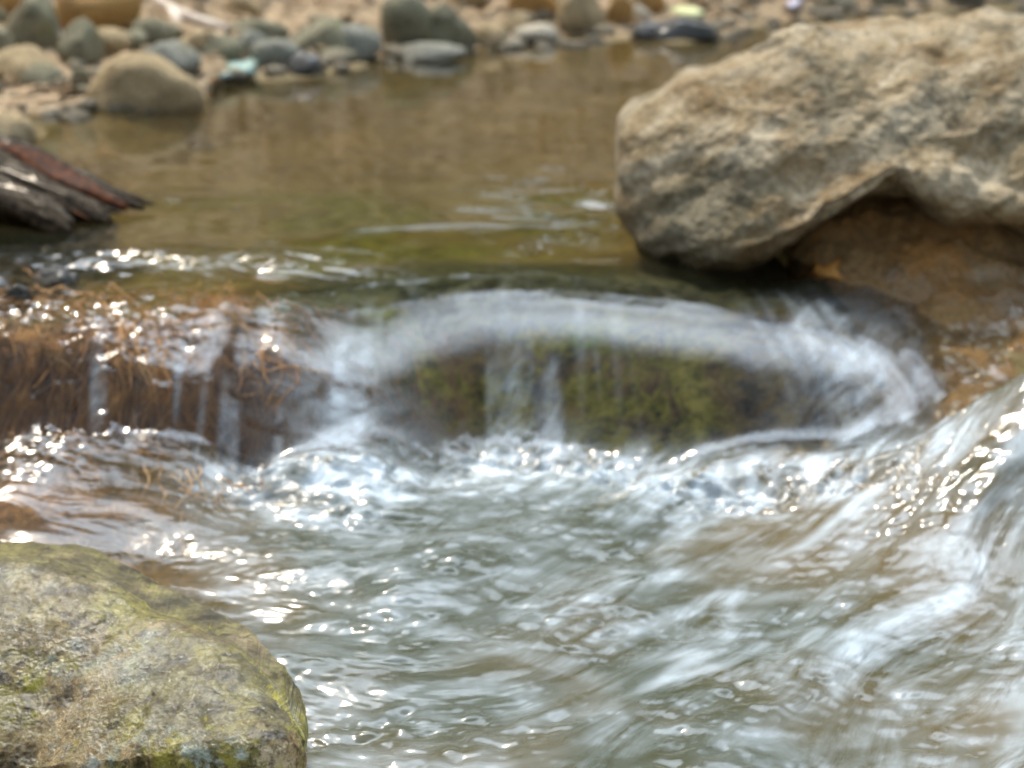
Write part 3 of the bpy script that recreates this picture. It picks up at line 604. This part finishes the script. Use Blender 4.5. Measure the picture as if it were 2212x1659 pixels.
# gravel and litter of the bank
def scatter(n, f): 
    P = []
    while len(P) < n:
        u = rng.uniform(-500, 2500); x = rng.uniform(-2.6, 3.2); e_ = f(); y = float(shore_y(np.array([x]))[0])+e_; P.append((x, y))
    return np.array(P)
V0, F0 = ico(2)
bag = Bag(); P = scatter(800, lambda: abs(rng.normal(0, .40))-.10); Z = ground_z(P[:, 0], P[:, 1])
for (x, y), z in zip(P, Z):
    s_ = .006+.032*rng.uniform(0, 1)**2; sc = s_*np.array((rng.uniform(.8, 1.4), rng.uniform(.8, 1.3), rng.uniform(.5, .8)))
    V = V0*(1+.42*noise3(V0*1.2+rng.uniform(0, 50), 1))[:, None]*sc; a = rng.uniform(0, 6.3); c, s1 = math.cos(a), math.sin(a)
    bag.add(np.c_[V[:, 0]*c-V[:, 1]*s1+x, V[:, 0]*s1+V[:, 1]*c+y, V[:, 2]+z+s_*.2], T=F0)
tag(link('gravel', bag.mesh('gravel', mat_gravel)), 'loose small gravel along the waterline of the far bank', 'gravel', kind='stuff')
bag = Bag(); P = scatter(5200, lambda: rng.uniform(.15, 3.2)); Z = ground_z(P[:, 0], P[:, 1])
for (x, y), z in zip(P, Z):
    L = rng.uniform(.012, .042); W_ = L*rng.uniform(.25, .6); a = rng.uniform(0, 6.3); ca, sa = math.cos(a), math.sin(a); tl = rng.normal(0, .35); cu = rng.uniform(-.3, .5)
    u = np.array([(-L, 0, 0), (-.3*L, -W_, cu*L*.5), (-.3*L, W_, cu*L*.5), (.4*L, -W_*.8, cu*L*.5), (.4*L, W_*.8, cu*L*.5), (L, 0, 0)])
    u[:, 2] += u[:, 0]*tl+.012
    bag.add(np.c_[u[:, 0]*ca-u[:, 1]*sa+x, u[:, 0]*sa+u[:, 1]*ca+y, u[:, 2]+z], Q=[(1, 3, 4, 2)], T=[(0, 1, 2), (3, 5, 4)])
tag(link('leaf_litter', bag.mesh('leaf_litter', mat_litter)), 'dry reddish brown leaf litter covering the earth bank', 'leaf litter', kind='stuff')

# ------------------------------------------------------------------ leaves and twig
def leaf(name, pts, z_of, mat, label, loc_px, Yd=None, thick=.0015):
    me_pts = np.array([drape(u, v, Yd) if Yd else at_z(u, v, z_of) for u, v in pts]); C = me_pts.mean(0); n = len(me_pts)
    rim = me_pts-C; up_ = np.array((0, -.7, .7)) if Yd else np.array((0, 0, 1.)); V = np.vstack([[up_*.004], rim*.55+up_*.006, rim, rim*.55+up_*(.006-thick), [up_*(.004-thick)]])
    k = np.arange(n); k2 = (k+1) % n; faces = [(0, 1+a, 1+b) for a, b in zip(k, k2)]
    for r in range(2): faces += [(1+r*n+a, 1+(r+1)*n+a, 1+(r+1)*n+b, 1+r*n+b) for a, b in zip(k, k2)]
    faces += [(1+3*n, 1+2*n+b, 1+2*n+a) for a, b in zip(k, k2)]
    me = bpy.data.meshes.new(name); me.from_pydata(V.tolist(), [], faces); me.materials.append(mat); me.polygons.foreach_set('use_smooth', np.ones(len(faces), bool)); me.update()
    return tag(link(name, me, loc=C), label, 'leaf')
leaf('leaf', [(455, 126), (500, 132), (540, 128), (590, 112), (600, 118), (575, 134), (545, 148), (560, 158), (520, 160), (462, 172), (492, 150), (478, 140)], .024, mat_teal, 'pale teal lobed leaf lying at the water edge', None)
leaf('leaf', [(418, 112), (440, 104), (462, 112), (470, 128), (480, 150), (470, 176), (452, 182), (450, 150), (436, 128)], .02, mat_orange_leaf, 'curled orange brown leaf left of the teal leaf', None)
leaf('leaf', [(1440, 22), (1470, 12), (1500, 14), (1530, 28), (1510, 36), (1470, 32)], .07, mat_yellow_leaf, 'pale yellow green leaf on the dark stones of the far shore', None)
leaf('leaf', [(1680, -12), (1710, -8), (1742, -10), (1730, 8), (1710, 20), (1696, 8)], .04, mat_lilac_leaf, 'pale lilac leaf at the top edge behind the largest boulder', None)
from mathutils.bvhtree import BVHTree
lo_ = bpy.data.objects['ledge_rock']; dgx = None
bv = BVHTree.FromPolygons([tuple(v.co+lo_.location) for v in lo_.data.vertices], [tuple(p.vertices) for p in lo_.data.polygons])
def drape(u, v, Yd):
    r_ = ray(u, v); h = bv.ray_cast(Vector((0, 0, CAM_H)), Vector(r_).normalized())
    return (np.array(h[0])+np.array((0, -.006, .004))) if h[0] is not None else at_y(u, v, Yd)
leaf('leaf', [(1722, 606), (1750, 588), (1757, 566), (1777, 580), (1822, 556), (1808, 586), (1824, 610), (1782, 604), (1764, 626), (1752, 608)], None, mat_orange_leaf, 'ragged orange leaf stuck to the wet ledge under the largest boulder', None, Yd=3.04)
bag = Bag(); pth = np.array([at_y(u, v, Yd) for u, v, Yd in ((330, -12, 5.75), (352, 8, 5.7), (380, 28, 5.66), (420, 40, 5.62), (455, 52, 5.58), (492, 64, 5.55))]); bag.tube(pth, [.012, .016, .02, .017, .017, .014], 8, .2)
pth2 = np.array([at_y(u, v, Yd) for u, v, Yd in ((372, 22, 5.66), (384, 52, 5.6), (388, 84, 5.55))]); bag.tube(pth2, [.018, .014, .008], 8, .2)
tw = link('twig', bag.mesh('twig', mat_twig)); tag(tw, 'pale bleached forked twig lying across the stones of the far bank', 'twig')

# ------------------------------------------------------------------ driftwood at left
root_e = bpy.data.objects.new('driftwood', None); COL.objects.link(root_e); root_e.location = tuple(at_z(-60, 470, 0))
tag(root_e, 'wet grey and brown driftwood of ridged bark strips slanting into the pool at left', 'driftwood')
inv = np.array(root_e.location)
def strip(pix, rad, mat, seed, name):
    b = Bag(); P = np.array([at_y(u, v, Yd) for u, v, Yd in pix]); t = np.linspace(0, len(P)-1, 26); i = np.minimum(t.astype(int), len(P)-2); f = (t-i)[:, None]
    p0 = P[np.maximum(i-1, 0)]; p1 = P[i]; p2 = P[i+1]; p3 = P[np.minimum(i+2, len(P)-1)]
    Q = .5*((2*p1)+(-p0+p2)*f+(2*p0-5*p1+4*p2-p3)*f*f+(-p0+3*p1-3*p2+p3)*f**3)
    rr = np.interp(t, np.arange(len(rad)), rad)
    b.tube(Q-inv, rr, 22, .55, seed); o = link(name, b.mesh(name, mat), root_e); return o
rd = np.random.default_rng(21)
b = Bag(); V, F = ico(4); VV = V*np.array((.27, .15, .09)); VV = VV*(1+.30*fbm3(VV*np.array((4, 9, 9)), 4, 411))[:, None]
tl = R(-20); c_, s_ = math.cos(tl), math.sin(tl); VV = np.c_[VV[:, 0]*c_-VV[:, 2]*s_, VV[:, 1], VV[:, 0]*s_+VV[:, 2]*c_]; pc = at_y(-70, 405, 3.64); b.add(VV+pc-inv, T=F)
link('trunk_piece', b.mesh('trunk_piece', mat_bark), root_e)
def lerp_px(t, k):                                       # k 0 upper edge of the wood .. 1 lower edge
    top = [(-240, 300, 3.80), (-60, 288, 3.76), (60, 318, 3.72), (150, 372, 3.66), (250, 408, 3.60), (345, 438, 3.54)]
    low = [(-240, 470, 3.50), (-120, 440, 3.46), (-20, 430, 3.44), (60, 455, 3.40), (110, 480, 3.36), (150, 506, 3.34)]
    a = np.array(top); b_ = np.array(low); x = t*5; i_ = min(int(x), 4); f = x-i_; p = a[i_]*(1-f)+a[i_+1]*f; q = b_[i_]*(1-f)+b_[i_+1]*f
    return p*(1-k)+q*k
for q_ in range(60):
    k = rd.uniform(0, 1); t0 = rd.uniform(0, .45); t1 = min(1, t0+rd.uniform(.3, .7)); dk = rd.normal(0, .10); r0 = rd.uniform(.004, .013)
    if q_ < 6: k, t0, t1, dk, r0 = (0.02, .22, .5, .55, .95, .8)[q_], 0.0 if q_ != 4 else .3, (.85, .95, 1, .96, 1, .9)[q_], .05, (.012, .024, .022, .024, .018, .022)[q_]
    px = [tuple(lerp_px(t, min(max(k+dk*(t-t0), 0), 1))) for t in np.linspace(t0, t1, 6)]
    strip(px, [r0*.8, r0, r0*1.05, r0, r0*.75, r0*.25], mat_redbark if q_ in (1, 9, 17, 25) else mat_bark, q_+1, 'bark_strip')

# ------------------------------------------------------------------ root hairs under the falling water and over the left shelf
bag = Bag()
def strand(x, y, L, dirx, lift, r0):
    n = 9; pts = []
    for k in range(n):
        pts.append((x, y)); a = dirx+1.1*noise2(np.array([x*13+k*.25]), np.array([y*13.]), 401)[0]; x += math.sin(a)*L/n; y -= math.cos(a)*L/n
    pts = np.array(pts); z = base_level(pts[:, 0], pts[:, 1])[0]+lift
    bag.tube(np.c_[pts, z], np.linspace(r0, r0*.4, n), 4)
for i in range(620):
    u = rng.uniform(-150, 1000) if i % 3 else rng.uniform(380, 1000); x, y, _ = at_z(u, rng.uniform(640, 800), -.03); strand(x, y, rng.uniform(.05, .2), rng.normal(.45 if u > 600 else .1, .6), -rng.uniform(.006, .022), rng.uniform(.0005, .0012))
for i in range(110):
    u = rng.uniform(-200, 420); x, y, _ = at_z(u, rng.uniform(960, 1120), -.16); strand(x, y, rng.uniform(.05, .14), rng.normal(.7, .6), rng.uniform(-.014, .002), rng.uniform(.0005, .0011))
for (cu, cv) in ((560, 850), (470, 800), (300, 860), (180, 820), (40, 800)):
    cx, cy, _ = at_z(cu, cv-60, -.08)
    for i in range(46):
        strand(cx+rng.normal(0, .035), cy+rng.normal(0, .03)+.04, rng.uniform(.05, .15), rng.normal(.25, .55), rng.uniform(-.012, .005), rng.uniform(.0005, .0011))
tag(link('root_hairs', bag.mesh('root_hairs', mat_root)), 'mat of fine orange brown root hairs trailing in the falling water at left', 'roots', kind='stuff')

# ------------------------------------------------------------------ trees beyond the bank (seen mirrored in the water)
def make_tree():
    e_ = bpy.data.objects.new('tree', None); COL.objects.link(e_)
    tb = Bag(); tb.tube([(0, 0, -1), (.1, 0, 1.5), (.05, .1, 4), (.2, 0, 6.5), (.2, .1, 9)], [.32, .26, .2, .13, .05], 10, .2)
    for k in range(11):
        a = k*2.4; z0 = 2.2+k*.55; L = 2.6-.12*k
        tb.tube([(.1, 0, z0), (math.cos(a)*L*.5, math.sin(a)*L*.5, z0+.5), (math.cos(a)*L, math.sin(a)*L, z0+1.1)], [.10, .06, .02], 6)
    link('trunk', tb.mesh('trunk', mat_trunk), e_)
    cb = Bag(); r_ = np.random.default_rng(5)
    for k in range(75):
        a = r_.uniform(0, 6.3); zz = r_.uniform(2.0, 10.0); rm = 2.9*math.sin(math.pi*min(1, (zz-.8)/10.2))**.7; rr = rm*math.sqrt(r_.uniform(.15, 1)); c = np.array((math.cos(a)*rr, math.sin(a)*rr, zz))
        for q_ in range(60):
            p = c+r_.normal(0, .38, 3); s_ = r_.uniform(.06, .15); d1 = r_.normal(size=3); d1 /= np.linalg.norm(d1); d2 = np.cross(d1, r_.normal(size=3)); d2 /= np.linalg.norm(d2)
            cb.add([p-d1*s_*1.4, p-d2*s_*.7, p+d1*s_*1.4, p+d2*s_*.7], Q=[(0, 1, 2, 3)])
    link('crown', cb.mesh('crown', mat_leafs, False), e_); return e_
tree0 = make_tree()
def place_tree(x, y, sc, rz, first=False):
    if first: r_ = tree0
    else:
        r_ = tree0.copy(); COL.objects.link(r_)
        for ch in tree0.children:
            c = ch.copy(); COL.objects.link(c); c.parent = r_
    r_.location = (x, y, float(ground_z(np.array([x]), np.array([y]))[0])); r_.scale = (sc,)*3; r_.rotation_euler = (0, 0, rz)
    tag(r_, 'leafy dark green tree on the bank behind the stream, mirrored in the water', 'tree', 'trees beyond the far bank')
for i, (x, y, sc) in enumerate([(-1.5, 15, .95), (2.6, 14.5, .85), (-5.6, 15.5, 1.0), (6.8, 16, 1.05), (-10, 16, 1.1), (11.5, 17, 1.1), (.6, 19, 1.15), (-3.6, 20, 1.1), (4.6, 20, 1.2)]): place_tree(x, y, sc, i*1.3, i == 0)
